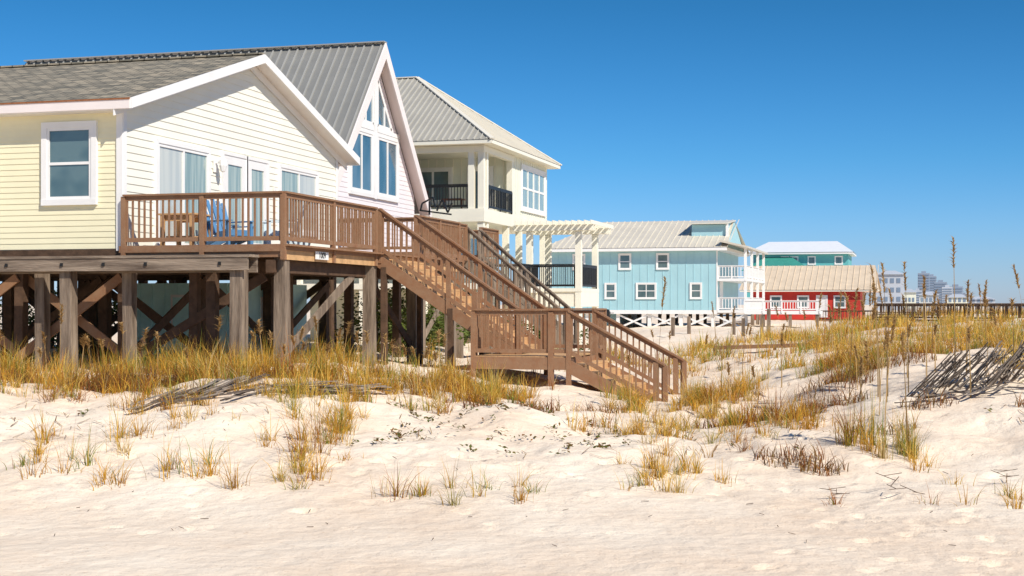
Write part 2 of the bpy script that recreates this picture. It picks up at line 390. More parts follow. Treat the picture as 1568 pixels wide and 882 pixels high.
r.railing((DX,35.3,1.25),(DX,38.7,1.25),BROWN,pe=1.8,down=.3,h=1.09)
r.make("deck_railing",DK)
sp=MB()
for y in (27.25,32.2,35.3,38.4): post(sp,DX-.15,y,.95 if y>27.3 else .98,.27,GREYW)
for y in (27.25,31,34.8,38.4): post(sp,-14.3,y,.7,.22,BROWND)
sp.beam((-12.8,27.25,-1.2),(-12.8,31.4,.7),.05,.2,GREYW)
sp.beam((-16.4,27.5,-1.2),(-13.2,27.5,.6),.05,.2,BROWND)
sp.beam((-12.7,32.2,.6),(-12.7,35.2,-1.1),.05,.2,BROWND)
sp.box(-24,-13.05,26.36,26.42,.70,.96,GREYH); sp.box(-24,-13.05,26.76,26.84,.66,.955,GREYH)
sp.box(-24,-13.0,26.34,26.80,.965,1.02,GREYH)
for xx in (-13.35,-17.35,-21.2): post(sp,xx,26.59,.95,.29,GREYW)
post(sp,-16.1,26.95,.7,.24,GREYW); post(sp,-18.4,27.2,.7,.26,GREYW); post(sp,-14.9,27.6,.9,.2,BROWND)
for k in range(9):
    x_=-23.5+k*1.2+random.uniform(-.3,.3); sp.box(x_,x_+.06,26.335,26.359,.80,.87,BLACK)
sp.make("deck_posts",DK)
pn=MB(); pn.box(DX+.031,DX+.045,28.55,29.25,.98,1.15,WHITE); pn.box(DX,DX+.031,28.7,29.1,1.0,1.12,WHITE); pn.make("house_number_plate",DK)
tx=bpy.data.curves.new("house_number","FONT"); tx.body="1009"; tx.size=.19; tx.extrude=.003; tx.align_x='CENTER'; tx.align_y='CENTER'
to=bpy.data.objects.new("house_number",tx); scene.collection.objects.link(to); to.location=(DX+.05,28.9,1.065); to.rotation_euler=(math.pi/2,0,math.pi/2); to.parent=DK
tx.materials.append(BLACK)

# staircase
ST=empty("wooden_staircase"); s=MB()
X0,X1,X2,X3=-12.5,-9.0,-7.5,-5.3; LZ=-1.18; BZ=-2.4
ya,yb=32.4,35.0
s.stairs(X0,X1,ya,yb,1.25,LZ,14,TREAD,BROWN)
s.make("upper_flight",ST)
s=MB(); s.railing((X0,ya,1.25),(X1,ya,LZ),BROWN,pe=1.75,h=1.09,ends=(1,1),sp=.15,down=.25,up=.03)
s.railing((X0,yb,1.25),(X1,yb,LZ),BROWN,pe=1.75,h=1.09,ends=(1,0),sp=.15,down=.25,up=.03)
post(s,-9.75,31.35,.28,.11,BROWN)
for (x,z) in ((-12.4,.9),(-10.7,-.1)):
    for y in (ya,yb): post(s,x,y,z,.14,BROWND)
s.make("upper_railings",ST)
s=MB(); yc,yd=31.2,33.9
x=-9.75
while x<X2-.1: s.box(x,x+.135,yc,yb,LZ-.04,LZ,TREAD); x+=.145
s.box(-9.78,X2,yc-.04,yc-.002,LZ-.3,LZ-.02,BROWN); s.box(-9.78,X2,yb+.002,yb+.04,LZ-.3,LZ-.02,BROWN)
s.box(-9.82,-9.782,yc,yb,LZ-.3,LZ-.02,BROWN); s.box(X2,X2+.03,yc,yd,LZ-.3,LZ-.05,BROWN)
s.railing((-9.75,yc,LZ),(X2,yc,LZ),BROWN,pe=2.3,h=1.08,sp=.14,down=1.4)
s.railing((-9.0,yb,LZ),(X2,yb,LZ),BROWN,pe=2.3,h=1.08,sp=.14,down=1.4)
s.railing((-9.75,yc,LZ),(-9.75,ya,LZ),BROWN,pe=2.3,h=1.08,sp=.14,ends=(0,0))
s.railing((X2,yd,LZ),(X2,yb,LZ),BROWN,pe=2.3,h=1.08,sp=.14,ends=(0,0))
s.box(-7.97,-7.85,yc-.055,yc+.055,LZ-1.4,LZ+1.0,BROWN)
s.make("landing",ST)
s=MB(); s.stairs(X2,X3,yc,yd,LZ,BZ,7,TREAD,BROWN)
s.make("lower_flight",ST)
s=MB()
s.railing((X2,yc,LZ),(X3,yc,BZ+.02),BROWN,pe=2.2,h=1.05,sp=.14,ends=(0,1),down=.3,up=.02)
s.railing((X2,yd,LZ),(X3,yd,BZ+.02),BROWN,pe=2.2,h=1.05,sp=.14,ends=(1,1),down=.3,up=.02)
for y in (yc,yd): s.box(X3-.27,X3-.15,y-.055,y+.055,-3,BZ+1.12,BROWN)
s.make("lower_railings",ST)

# deck furniture
def chair(name,x,y,ang,m,z=1.25):
    c=MB()
    for i in range(5):
        a=-.24+i*.12
        c.beam((a,-.25,.36),(a,.30,.28),.10,.02,m)
        c.beam((a,.30,.27),(a*1.25,.62,1.0+.04*(2-abs(i-2))),.10,.02,m)
    for sx in (-.32,.32):
        c.box(sx-.06,sx+.06,-.34,.45,.55,.575,m); c.box(sx-.03,sx+.03,-.30,-.22,0,.55,m)
        c.beam((sx,-.26,.33),(sx,.62,.02),.03,.12,m); c.beam((sx,.40,.1),(sx,.44,.56),.05,.05,m)
    c.box(-.32,.32,-.28,-.25,.24,.36,m); c.box(-.34,.34,.40,.43,.52,.57,m)
    o=c.make(name); o.location=(x,y,z); o.rotation_euler=(0,0,ang)
chair("adirondack_chair",-14.35,28.2,1.2,CHAIRB); chair("adirondack_chair",-13.35,28.5,-1.0,CHAIRW); chair("adirondack_chair",-15.2,30.0,1.4,CHAIRB)
t=MB()
for i in range(6): t.box(-15.75+i*.0,-14.85,27.5+i*.14,27.62+i*.14,1.93,1.965,TREAD)
for a in (-15.65,-14.95):
    for b_ in (27.55,28.25): t.box(a-.04,a+.04,b_-.04,b_+.04,1.25,1.928,TREAD)
t.box(-15.6,-15.0,27.57,27.6,1.8,1.92,TREAD); t.box(-15.6,-15.0,28.2,28.23,1.8,1.92,TREAD)
t.box(-15.6,-15.0,27.6,28.2,1.45,1.48,TREAD)
t.make("wooden_table")
k=MB(); bx,by=-12.1,34.9
for (p,q) in (((0,0,0),(.0,.0,.35)),((-.2,0,.3),(.1,0,.45)),((.1,0,.45),(.15,0,.2)),((.2,0,.1),(.35,0,.38)),((.35,0,.38),(.5,0,.05)),((.5,0,.05),(.62,0,.3)),((-.2,0,.3),(-.25,0,.1)),((-.25,.0,.12),(.6,.0,.0))):
    k.beam((bx+p[0],by+p[1],2.32+p[2]),(bx+q[0],by+q[1],2.32+q[2]),.04,.04,BLACK)
k.make("metal_ornament")

# ------------------------------------------------------------ A-FRAME
A=empty("a_frame_house"); AX=-17.3; AR=44.25; AZ=8.65; SL=1.15
w=MB()
fy0,fy1=39.75,48.85
def ac(z):
    h=(AZ-.25-z)/SL; return (max(40.5,AR-h),min(48.2,AR+h))
w.box(-30.2,AX-.004,40.52,48.1,1.2,3.9,PINKW)
w.lap(('x',AX),1.3,8.2,ac,PINKW,.16)
w.poly([(AX-.002,40.5,1.2),(AX-.002,48.2,1.2),(AX-.002,48.2,3.9),(AX-.002,AR,AZ-.2),(AX-.002,40.5,4.2)],PINKW)
w.poly([(-30.3,40.5,1.2),(-30.3,48.2,1.2),(-30.3,48.2,3.9),(-30.3,AR,AZ-.2),(-30.3,40.5,4.2)],PINKW)
w.make("walls",A)
w=MB(); xf=-16.9; xr=-30.6
zf0=AZ-(AR-fy0)*SL; zf1=AZ-(fy1-AR)*SL
w.slab([(xr,fy0,zf0),(xf,fy0,zf0),(xf,AR,AZ),(xr,AR,AZ)],.07,METALD)
w.slab([(xr,AR,AZ),(xf,AR,AZ),(xf,fy1,zf1),(xr,fy1,zf1)],.07,METALD)
x=xr+.1
while x<xf:
    w.beam((x,fy0,zf0+.02),(x,AR,AZ+.02),.05,.06,METALR); w.beam((x,fy1,zf1+.02),(x,AR,AZ+.02),.05,.06,METALR); x+=.30
w.beam((xr,AR,AZ+.05),(xf+.02,AR,AZ+.05),.3,.04,METALR)
for (y_,z_) in ((fy0,zf0),(fy1,zf1)):
    w.hexa([(xf,y_,z_-.42),(xf+.05,y_,z_-.42),(xf+.05,AR,AZ-.5),(xf,AR,AZ-.5),(xf,y_,z_+.02),(xf+.05,y_,z_+.02),(xf+.05,AR,AZ+.02),(xf,AR,AZ+.02)],PINKT)
    w.hexa([(AX,y_,z_-.14),(xf,y_,z_-.14),(xf,AR,AZ-.14),(AX,AR,AZ-.14),(AX,y_,z_-.08),(xf,y_,z_-.08),(xf,AR,AZ-.08),(AX,AR,AZ-.08)],PINKT)
w.make("roof",A)
w=MB(); P=('x',AX)
w.window(P,42.15,44.0,3.65,5.6,2,1,WHITE,GLASSD,.13,.09)
w.window(P,44.5,46.35,3.65,5.6,2,1,WHITE,GLASSD,.13,.09)
for (a,bb,sg) in ((42.75,44.05,1),(45.75,44.45,-1)):
    pts=[(a,5.95),(bb,5.95),(bb,7.5)]
    w.poly([(AX+.036,y_,z_) for y_,z_ in pts],GLASSD)
    for i in range(3):
        p,q=pts[i],pts[(i+1)%3]; w.beam((AX+.045,p[0],p[1]),(AX+.045,q[0],q[1]),.06,.13,WHITE)
    w.beam((AX+.043,(a+bb)/2,5.95),(AX+.043,(a+bb)/2,6.72),.06,.07,WHITE)
w.box(AX+.02,AX+.085,44.14,44.36,3.5,7.7,WHITE)
w.box(AX+.02,AX+.09,42.0,44.08,5.74,5.88,WHITE); w.box(AX+.02,AX+.09,44.42,46.5,5.74,5.88,WHITE)
w.make("windows",A)
w=MB()
w.box(AX,-14.3,40.8,48.6,1.45,1.6,BROWN)
w.railing((AX+.1,40.8,1.6),(-14.3,40.8,1.6),BROWN,h=1.05,sp=.16)
w.railing((-14.3,40.8,1.6),(-14.3,44.9,1.6),BROWN,h=1.05,sp=.16,ends=(0,1))
w.railing((-14.3,46.6,1.6),(-14.3,48.6,1.6),BROWN,h=1.05,sp=.16,ends=(1,0))
w.railing((AX+.1,48.6,1.6),(-14.3,48.6,1.6),BROWN,h=1.05,sp=.16)
for x in (-14.5,-17.5,-20.5,-24,-27,-30):
    for y in (41,44.8,48.3): post(w,x,y,1.44,.24,GREYW if x>-15 else BROWND)
for y in (41,44.8,48.3): w.box(-30.5,-14.35,y-.1,y+.1,1.15,1.44,BROWND)
w.beam((-14.5,41,-1.2),(-14.5,44.8,1.1),.05,.18,GREYW)
w.make("deck_and_pilings",A)
w=MB(); w.stairs(-14.3,-10.9,45.0,46.5,1.6,-1.3,15,GREYH,GREYW)
for y in (45.0,46.5): w.railing((-14.3,y,1.6),(-10.9,y,-1.3),GREYW,h=1.0,sp=.17,pe=1.8)
w.make("grey_staircase",A)

# ------------------------------------------------------------ HOUSE 3 hip roof
H=empty("hip_roof_house"); hx=-17.5; hy0,hy1=57.4,68.2
w=MB()
def batten(m,pl,a0,a1,z0,z1,mt,sp=.4,o=.0):
    a=a0+.1
    while a<a1: m.fbox(pl,a,a+.045,z0,z1,o,o+.025,mt); a+=sp
py=62.1; px_=-24.5
w.box(-29,hx,py,hy1,3.98,6.74,IVORY); w.box(-29,px_,hy0,py-.005,3.98,6.74,IVORY)
w.box(px_,hx+.05,hy0-.05,py,3.971,4.05,IVTRIM)
w.box(px_,hx,hy0,py,6.69,6.735,IVTRIM)
w.box(-29,hx+.06,hy0-.06,hy1+.02,3.5,3.97,IVTRIM)
w.box(px_,hx+.04,hy0-.04,hy0+.2,6.45,6.72,IVTRIM); w.box(hx-.2,hx+.04,hy0+.2,py,6.45,6.72,IVTRIM)
batten(w,('x',hx),py,hy1,4.0,6.7,IVTRIM); batten(w,('y',py),px_,hx,4.05,6.68,IVTRIM)
for (x,y) in ((hx-.12,hy0+.15),(hx-.55,hy0+.15),(hx-.12,hy0+.6),(-22.2,hy0+.15),(hx-.12,py-.15)): w.box(x-.13,x+.13,y-.13,y+.13,4.05,6.45,IVTRIM)
w.box(-29,hx-2.6,hy0+2.6,hy1,.9,3.5,IVORY)
batten(w,('x',hx-2.6),hy0+2.6,hy1,.9,3.5,IVTRIM); batten(w,('y',hy0+2.6),-29,hx-2.6,.9,3.5,IVTRIM)
for y in (hy0+.15,hy0+.7,py-.8,py+1.4,hy1-.3): w.box(hx-.27,hx-.005,y-.13,y+.13,-2.5,3.5,IVTRIM)
for x in (-20.2,-23,-26): w.box(x-.13,x+.13,hy0+.02,hy0+.28,-2.5,3.5,IVTRIM)
w.box(-29,hx+.03,hy0-.03,hy1,.65,.899,IVTRIM)
for x in (-20,-23,-26,-28.7):
    for y in (60,63,66,68): post(w,x,y,.65,.25,GREYW)
w.box(-27,-20,61,67.5,-2.4,.645,IVORY)
w.make("walls",H)
w=MB()
e0x,e1x,e0y,e1y=-30,-16.95,56.85,68.85; ez=6.9; rz=10.6; rx0,rx1,ry=-24.8,-22.4,62.85
w.poly([(e0x,e0y,ez),(e1x,e0y,ez),(rx1,ry,rz),(rx0,ry,rz)],METALSH); w.poly([(e1x,e0y,ez),(e1x,e1y,ez),(rx1,ry,rz)],METALT)  # one roof: sea face paler, other faces darker, sun and shade painted by material
w.poly([(e1x,e1y,ez),(e0x,e1y,ez),(rx0,ry,rz),(rx1,ry,rz)],METALSH); w.poly([(e0x,e1y,ez),(e0x,e0y,ez),(rx0,ry,rz)],METALSH)
w.box(e0x+.02,e1x-.02,e0y+.02,e1y-.02,ez-.16,ez-.01,IVTRIM)
x=e0x+.2
while x<e1x:
    f=1.0
    if x>rx1: f=(e1x-x)/(e1x-rx1)
    if x<rx0: f=(x-e0x)/(rx0-e0x)
    w.beam((x,e0y,ez+.015),(x,e0y+(ry-e0y)*f,ez+(rz-ez)*f+.015),.05,.05,METALSHR); x+=.28
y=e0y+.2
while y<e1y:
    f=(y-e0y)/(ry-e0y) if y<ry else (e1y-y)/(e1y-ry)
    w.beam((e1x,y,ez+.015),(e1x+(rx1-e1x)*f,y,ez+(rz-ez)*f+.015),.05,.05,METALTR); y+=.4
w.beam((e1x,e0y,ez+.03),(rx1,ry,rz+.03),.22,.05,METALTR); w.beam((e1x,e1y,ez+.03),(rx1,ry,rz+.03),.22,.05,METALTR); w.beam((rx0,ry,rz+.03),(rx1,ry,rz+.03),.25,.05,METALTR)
w.make("roof",H)
w=MB()
w.window(('x',hx),63.4,67.6,4.45,6.35,4,2,WHITE,GLASSC,.14,.1,base=.026)
w.window(('y',py),-19.6,-18.55,4.15,6.2,1,1,WHITE,GLASSD,.1,.12,base=.026)
w.window(('y',py),-23.9,-20.5,4.7,6.2,4,1,WHITE,GLASSS,.1,.1,base=.026)
w.window(('y',hy0+2.6),-24,-21,1.3,3.1,3,1,WHITE,GLASSS,.1,.1,base=.026)
w.window(('x',hx-2.6),61.5,66,1.3,3.2,4,1,WHITE,GLASSD,.1,.1,base=.026)
w.make("windows",H)
w=MB()
w.railing((px_,hy0+.05,4.05),(hx-.7,hy0+.05,4.05),BLACK,h=1.05,sp=.13,bw=.03,pw=.05,cap=.05,pe=2)
w.railing((hx,hy0+.75,4.05),(hx,py-.3,4.05),BLACK,h=1.05,sp=.13,bw=.03,pw=.05,cap=.05,pe=2)
w.make("balcony_railing",H)
w=MB()
for x in (-22.9,-21.2):
    w.box(x-.7,x+.6,58.6,59.3,4.1,4.5,WICK); w.box(x-.7,x+.6,59.15,59.35,4.5,5.0,WICK); w.box(x-.72,x-.58,58.61,59.29,4.5,4.75,WICK); w.box(x+.5,x+.64,58.61,59.29,4.5,4.75,WICK)
w.box(-19.8,-18.9,58.7,59.3,4.55,4.6,WICK)
for a in (-19.75,-18.95): w.box(a-.03,a+.03,58.9,58.96,4.05,4.55,WICK)
w.make("balcony_sofa",H)
w=MB()
w.box(hx+.05,-15.8,57.2,64,.5,.7,IVTRIM)
w.railing((hx+.1,57.2,.7),(-15.8,57.2,.7),GREYW,h=1.0,sp=.16)
w.railing((-15.8,57.2,.7),(-15.8,60,.7),BLACK,h=1.0,sp=.16,ends=(0,0))
for x in (-17.25,-15.95):
    for y in (57.4,60.4,63.6): post(w,x,y,.49,.2,IVTRIM)
w.make("terrace",H)
PG=empty("pergola"); w=MB()
for x in (-16.2,-14.0):
    for y in (60.1,63.4): w.box(x-.13,x+.13,y-.13,y+.13,-2.4,3.3,IVTRIM)
for y in (60.1,63.4): w.box(-16.9,-13.3,y-.24,y-.17,3.2,3.45,IVTRIM); w.box(-16.9,-13.3,y+.17,y+.24,3.2,3.45,IVTRIM)
x=-16.7
while x<-13.3: w.box(x,x+.05,59.4,64.1,3.452,3.62,IVTRIM); x+=.28
w.box(-16.4,-13.85,59.95,63.55,.55,.7,IVTRIM)
w.box(-16.3,-13.9,60.02,60.08,-.1,.55,IVTRIM); w.box(-13.92,-13.855,60.1,63.5,-.1,.55,IVTRIM)
w.railing((-16.05,60.05,.7),(-14.15,60.05,.7),BLACK,h=1.05,sp=.09,bw=.035,pw=.06,cap=.06,pe=3)
w.railing((-13.92,60.25,.7),(-13.92,63.3,.7),BLACK,h=1.05,sp=.09,bw=.035,pw=.06,cap=.06,pe=4)
w.make("frame",PG)

# ------------------------------------------------------------ BLUE HOUSE
Bh=empty("blue_house"); w=MB()
bx0,bx1,by0,by1=-28,-14.7,110,124; bf,be=-.45,4.35
w.box(bx0,bx1,by0,by1,bf,be,BLUEW); batten(w,('y',by0),bx0,bx1,bf,be,BLUEW,.6)
w.box(bx0-.02,bx1+.02,by0-.05,by1,bf-.3,bf-.002,WHITE)
w.box(bx1-.02,bx1+.04,by0-.04,by0+.3,bf,be,WHITE)
w.box(bx1,bx1+.05,111.5,113.5,bf+.1,bf+2.3,WHITE)
w.make("walls",Bh)
w=MB(); ex0,ex1,ey0,ey1=-28.7,-12.2,109.3,124.7; ez=4.4; rz=6.9; ry=117; rx0=-25.2; rx1=-14.2
w.poly([(ex0,ey0,ez),(ex1-1.6,ey0,ez),(rx1,ry,rz),(rx0,ry,rz)],METALT)
w.poly([(ex1-1.6,ey1,ez),(ex0,ey1,ez),(rx0,ry,rz),(rx1,ry,rz)],METALT)
w.poly([(ex0,ey1,ez),(ex0,ey0,ez),(rx0,ry,rz)],METALT)
w.poly([(rx1,ey0+.3,ez),(rx1,ey1-.3,ez),(rx1,ry,rz-.05)],BLUEW)
w.box(ex0+.05,ex1-1.65,ey0+.03,ey1-.03,ez-.25,ez-.02,WHITE)
w.slab([(rx1-.2,ey0,ez+.55),(ex1,ey0,ez+.05),(ex1,ey1,ez+.05),(rx1-.2,ey1,ez+.55)],.15,METALT)
x=ex0+.4
while x<ex1-1.6:
    f=min(1,(x-ex0)/(rx0-ex0)); w.beam((x,ey0,ez+.03),(x,ey0+(ry-ey0)*f,ez+(rz-ez)*f+.03),.05,.05,METALTR); x+=.5
w.hexa([(-17.0,112.4,5.2),(-14.3,112.4,5.2),(-14.3,116.9,5.2),(-17.0,116.9,5.2),(-17.0,112.4,6.3),(-14.3,112.4,6.3),(-14.3,116.9,6.7),(-17.0,116.9,6.7)],BLUEW)
w.slab([(-17.3,112.0,6.42),(-14.1,112.0,6.42),(-14.1,117.3,6.92),(-17.3,117.3,6.92)],.1,METALTR)
w.box(-14.28,-14.1,112.2,112.5,4.9,6.3,WHITE)
w.make("roof",Bh)
w=MB(); P=('y',by0)
for xx in (-25.6,-21.9,-18.9): w.window(P,xx-.42,xx+.42,2.8,3.9,1,2,WHITE,GLASSS,.10,.06,base=.03)
for xx,h_ in ((-23.05,.38),(-20.2,.72),(-16.3,.38)): w.window(P,xx-h_,xx+h_,.5,1.6,2 if h_>.5 else 1,2,WHITE,GLASSS,.10,.06,base=.03)
w.make("windows",Bh)
w=MB()
for z in (bf,2.0):
    w.box(bx1+.05,-12.4,by0,by1,z-.2,z,WHITE)
    w.railing((bx1+.1,by0+.1,z),(-12.5,by0+.1,z),WHITE,h=1,sp=.22,bw=.05,pe=1.2); w.railing((-12.5,by0+.1,z),(-12.5,by1,z),WHITE,h=1,sp=.3,bw=.05,pe=2.5)
for y in (110.15,114.5,119,123.8): w.box(-12.61,-12.41,y-.1,y+.1,bf,4.4,WHITE)
for x in np.arange(-27.5,-12,2.5):
    for y in (110.3,115,119,123.5): post(w,x,y,bf-.28,.28,WHITE if y<111 else GREYW)
for i,x in enumerate(np.arange(-22.5,-14,2.5)):
    w.beam((x,110.2,-.8),(x+2.5,110.2,-1.9),.06,.14,WHITE); w.beam((x,110.12,-1.9),(x+2.5,110.12,-.8),.06,.14,WHITE)
w.box(-26.5,-23,112,123,-2,bf-.3,BLUEW)
w.box(-12.4,-6.8,108.5,112,-.75,-.5,WHITE); w.railing((-12.4,108.5,-.5),(-6.8,108.5,-.5),WHITE,h=.8,sp=.2,bw=.05,pe=1.5)
for x in (-11,-9,-7): post(w,x,108.7,-.75,.25,GREYW)
w.make("porch_and_pilings",Bh)
w=MB()
w.box(-22.9,-22.3,106,106.4,-.95,-.6,BLACK); w.hexa([(-22.9,106,-.6),(-22.3,106,-.6),(-22.3,106.4,-.6),(-22.9,106.4,-.6),(-22.8,106.1,-.38),(-22.4,106.1,-.38),(-22.4,106.3,-.38),(-22.8,106.3,-.38)],BLACK)
for x in (-22.85,-22.35):
    for y in (106.05,106.35): w.box(x-.03,x+.03,y-.03,y+.03,-2,-.95,BLACK)
w.box(-22.3,-22.0,106.05,106.35,-.68,-.64,BLACK)
w.make("barbecue_grill")

# ------------------------------------------------------------ red house
R=empty("red_house"); w=MB()
w.box(-16,-5.2,146,158,-1.55,1.45,REDW)
for xx in (-13.5,-10.8,-7.2): w.window(('y',146),xx-.5,xx+.5,-.3,.8,1,2,WHITE,GLASSS,.10,.06)
w.window(('y',146),-9.4,-8.5,-1.2,.8,1,1,WHITE,WHITE,.12,.1)
w.box(-16,-5.2,145.9,158,-1.8,-1.56,BROWN)
w.make("walls",R); w=MB()
w.poly([(-17.2,145.4,1.45),(-3.4,145.4,1.45),(-3.9,152,4.05),(-16.8,152,4.05)],TANR)
w.poly([(-17.2,158.6,1.45),(-3.4,158.6,1.45),(-3.9,152,4.05),(-16.8,152,4.05)],TANR)
w.poly([(-3.6,145.6,1.45),(-3.6,158.4,1.45),(-4.1,152,4.0)],TANR)
w.box(-17.1,-3.5,145.45,158.5,1.28,1.42,IVTRIM)
for x in np.arange(-16.8,-3.6,.6): w.beam((x,145.4,1.48),(x+.02,152,4.07),.06,.05,TANR)
w.make("roof",R); w=MB()
w.box(-9,-3.5,142.5,145.8,-1.75,-1.6,BROWN)
w.railing((-9,142.6,-1.6),(-3.5,142.6,-1.6),BROWND,h=1.0,sp=.25,bw=.05,pe=2)
for x in np.arange(-4.8,-3,1.1): w.box(x-.08,x+.08,142.7,142.86,-3,1.25,BROWN)
w.make("porch",R)
T_=empty("teal_house"); w=MB()
w.box(-23.8,-9.6,220,232,-1,8,TEALW)
w.poly([(-24.8,219,7.9),(-8.8,219,7.9),(-11.5,226,9.8),(-22,226,9.8)],METALW); w.poly([(-8.8,219,7.9),(-8.8,233,7.9),(-11.5,226,9.8)],METALW); w.poly([(-24.8,219,7.9),(-24.8,233,7.9),(-22,226,9.8)],METALW)
w.box(-24.7,-8.9,219.1,233,7.6,7.88,WHITE)
for xx in (-19,-17.6,-15,-11): w.window(('y',220),xx-.5,xx+.5,6.1,7.2,1,1,WHITE,GLASSS,.12,.08)
w.poly([(-25,214,5.0),(-14.5,214,5.0),(-18,219.9,7.2),(-22,219.9,7.2)],GREENR); w.box(-24.5,-15,214.5,219.9,-1,4.95,TEALW)
w.make("walls_and_roof",T_)
def tower(x,y,wd,dp,z1,nf,mt):
    w=MB(); w.box(x-wd/2,x+wd/2,y,y+dp,-4,z1,mt)
    for i in range(nf):
        z=-2+(z1+1)*(i+.35)/nf; w.box(x-wd*.44,x+wd*.44,y-.4,y,z,z+(z1)/nf*.45,CONCD); w.box(x+wd/2,x+wd/2+.4,y+1,y+dp-1,z,z+(z1)/nf*.45,CONCD)
    w.box(x-wd*.2,x+wd*.2,y+dp*.3,y+dp*.7,z1,z1+2.2,mt); w.make("distant_condo_tower")
for (X,Y,wd_,z1,nf,mt) in ((9.4,1561.4,12,33,12,CONC),(19.5,1725,10,33,12,CONC),(26.5,1566,13,23.5,9,CONC),(31,1460,10,17,8,CONCL),(52.5,1677,14,11,6,CONC),(40,1500,14,18,7,CONC),(3,1500,9,14,6,CONCL)):
    tower(X,Y,wd_,25,z1,nf,mt)
w=MB()
for (xx,yy,ww,z1,wm_) in ((-10.5,413,7.5,9.6,CONCL),(-4.5,470,5,5,IVORY),(1.5,480,6,4.2,CONCL),(11,520,7,3.6,IVORY),(20,560,9,3.0,CONCL)):
    w.box(xx,xx+ww,yy,yy+12,-2,z1-1.2,wm_); w.poly([(xx-.5,yy-.5,z1-1.2),(xx+ww+.5,yy-.5,z1-1.2),(xx+ww*.7,yy+6,z1),(xx+ww*.3,yy+6,z1)],CONCL)
    w.poly([(xx+ww+.5,yy-.5,z1-1.2),(xx+ww+.5,yy+12.5,z1-1.2),(xx+ww*.7,yy+6,z1)],CONCL)
    for f in range(int(z1/3)):
        for q_ in range(4): w.box(xx+.5+q_*(ww-.6)/4,xx+.5+q_*(ww-.6)/4+(ww-.6)/4*.6,yy-.1,yy-.002,.8+f*2.6,2.1+f*2.6,CONCD)
w.make("distant_beach_houses")

# boardwalk right
Bw=empty("wooden_boardwalk"); w=MB()
def bwalk(x0,y0,x1,y1,z,wid=1.6):
    d=Vector((x1-x0,y1-y0,0)).normalized(); n=Vector((-d.y,d.x,0))*wid
    w.beam((x0+n.x/2,y0+n.y/2,z-.05),(x1+n.x/2,y1+n.y/2,z-.05),wid,.1,BROWND)
    w.railing((x0,y0,z),(x1,y1,z),BROWND,h=1.0,sp=.3,bw=.05,pe=1.9,down=1.4,pw=.12)
    w.railing((x0+n.x,y0+n.y,z),(x1+n.x,y1+n.y,z),BROWND,h=1.0,sp=.3,bw=.05,pe=1.9,down=1.4,pw=.12)
bwalk(-2.6,99,20,84,-1.0); bwalk(-3,140,24,150,-.9)
w.make("walkway",Bw)
w=MB()
for (X,Y,h) in ((-12.5,76,1.0),(-12.1,79,1.0),(-9.2,80,1.1),(-8.6,84,1.3),(-7.6,78,1.5),(-10.7,88,1.0)):
    z=float(hgt(X,Y)); post(w,X,Y,z+h,.2,GREYW,z-.5)
w.make("weathered_posts")
w=MB()
for (xa,ya_,xb,yb_) in ((-6.2,46,3.5,44),):
    za,zb=float(hgt(xa,ya_)),float(hgt(xb,yb_)); w.beam((xa,ya_,za+.25),(xb,yb_,zb+.2),.15,.12,BROWN)
    for i in range(6):
        f=i/5; X=xa+(xb-xa)*f;Y=ya_+(yb_-ya_)*f; post(w,X,Y,za+(zb-za)*f+.25,.12,BROWN)
w.make("low_timber_rail")

# ------------------------------------------------------------ sand fences
def lay(u,d,off=.03):
    X,Y=XY(u,d); return Vector((X,Y,float(hgt(X,Y))+off))
w=MB()
for (u0,u1,d0,d1,n,dux,dd) in ((-5.6,-4.2,23.6,25.0,30,-.55,-.75),(-3.6,-2.1,24.2,25.6,34,-.8,-.45),(-4.9,-3.6,22.9,24,12,-.7,-.3)):
    for i in range(n):
        f=i/n+random.uniform(-.02,.02); u=u0+(u1-u0)*f; d=d0+(d1-d0)*f+random.uniform(-.15,.15)
        if random.random()<.08: continue
        a=lay(u,d,.08+random.uniform(0,.14)); b_=lay(u+dux*random.uniform(.8,1.15)+random.uniform(-.1,.1),d+dd,.05+random.uniform(0,.10))
        w.beam(a,b_,.05,.016,random.choice((SLAT,SLATD)))
w.make("fallen_sand_fence")
w=MB()
for (u0,u1,d0,d1,n,l) in ((7.0,8.35,25.6,24.9,34,.62),(7.3,8.5,25.9,25.3,24,.75),(8.3,10.4,25.2,26.2,48,.5)):
    pa=pb=None
    for i in range(n):
        f=i/(n-1); u=u0+(u1-u0)*f; d=d0+(d1-d0)*f+random.uniform(-.08,.08)
        if random.random()<.1: continue
        a=lay(u,d,-.08); ln=random.uniform(.85,1.2); le=l+.14*math.sin(i*.4)+random.uniform(-.09,.09)
        X,Y=XY(le,-.25+random.uniform(-.1,.1)); b_=a+Vector((X,Y,ln*(.76 if u<8.4 else .68+.15*math.sin(i*.25))))
        w.beam(a,b_,.062,.016,SLAT if random.random()<.5 else SLATD)
        m1=a.lerp(b_,.35); m2=a.lerp(b_,.8)
        if pa: w.beam(pa,m1,.01,.01,BLACK); w.beam(pb,m2,.01,.01,BLACK)
        pa,pb=m1,m2
for i in range(36):
    u=6.9+random.random()*3.4; a=lay(u,24.3+random.random()*.9,.06); b_=lay(u+random.uniform(-.7,.7),24.0+random.random(),.12); w.beam(a,b_,.05,.014,random.choice((SLAT,SLATD)))
w.make("collapsed_sand_fence")

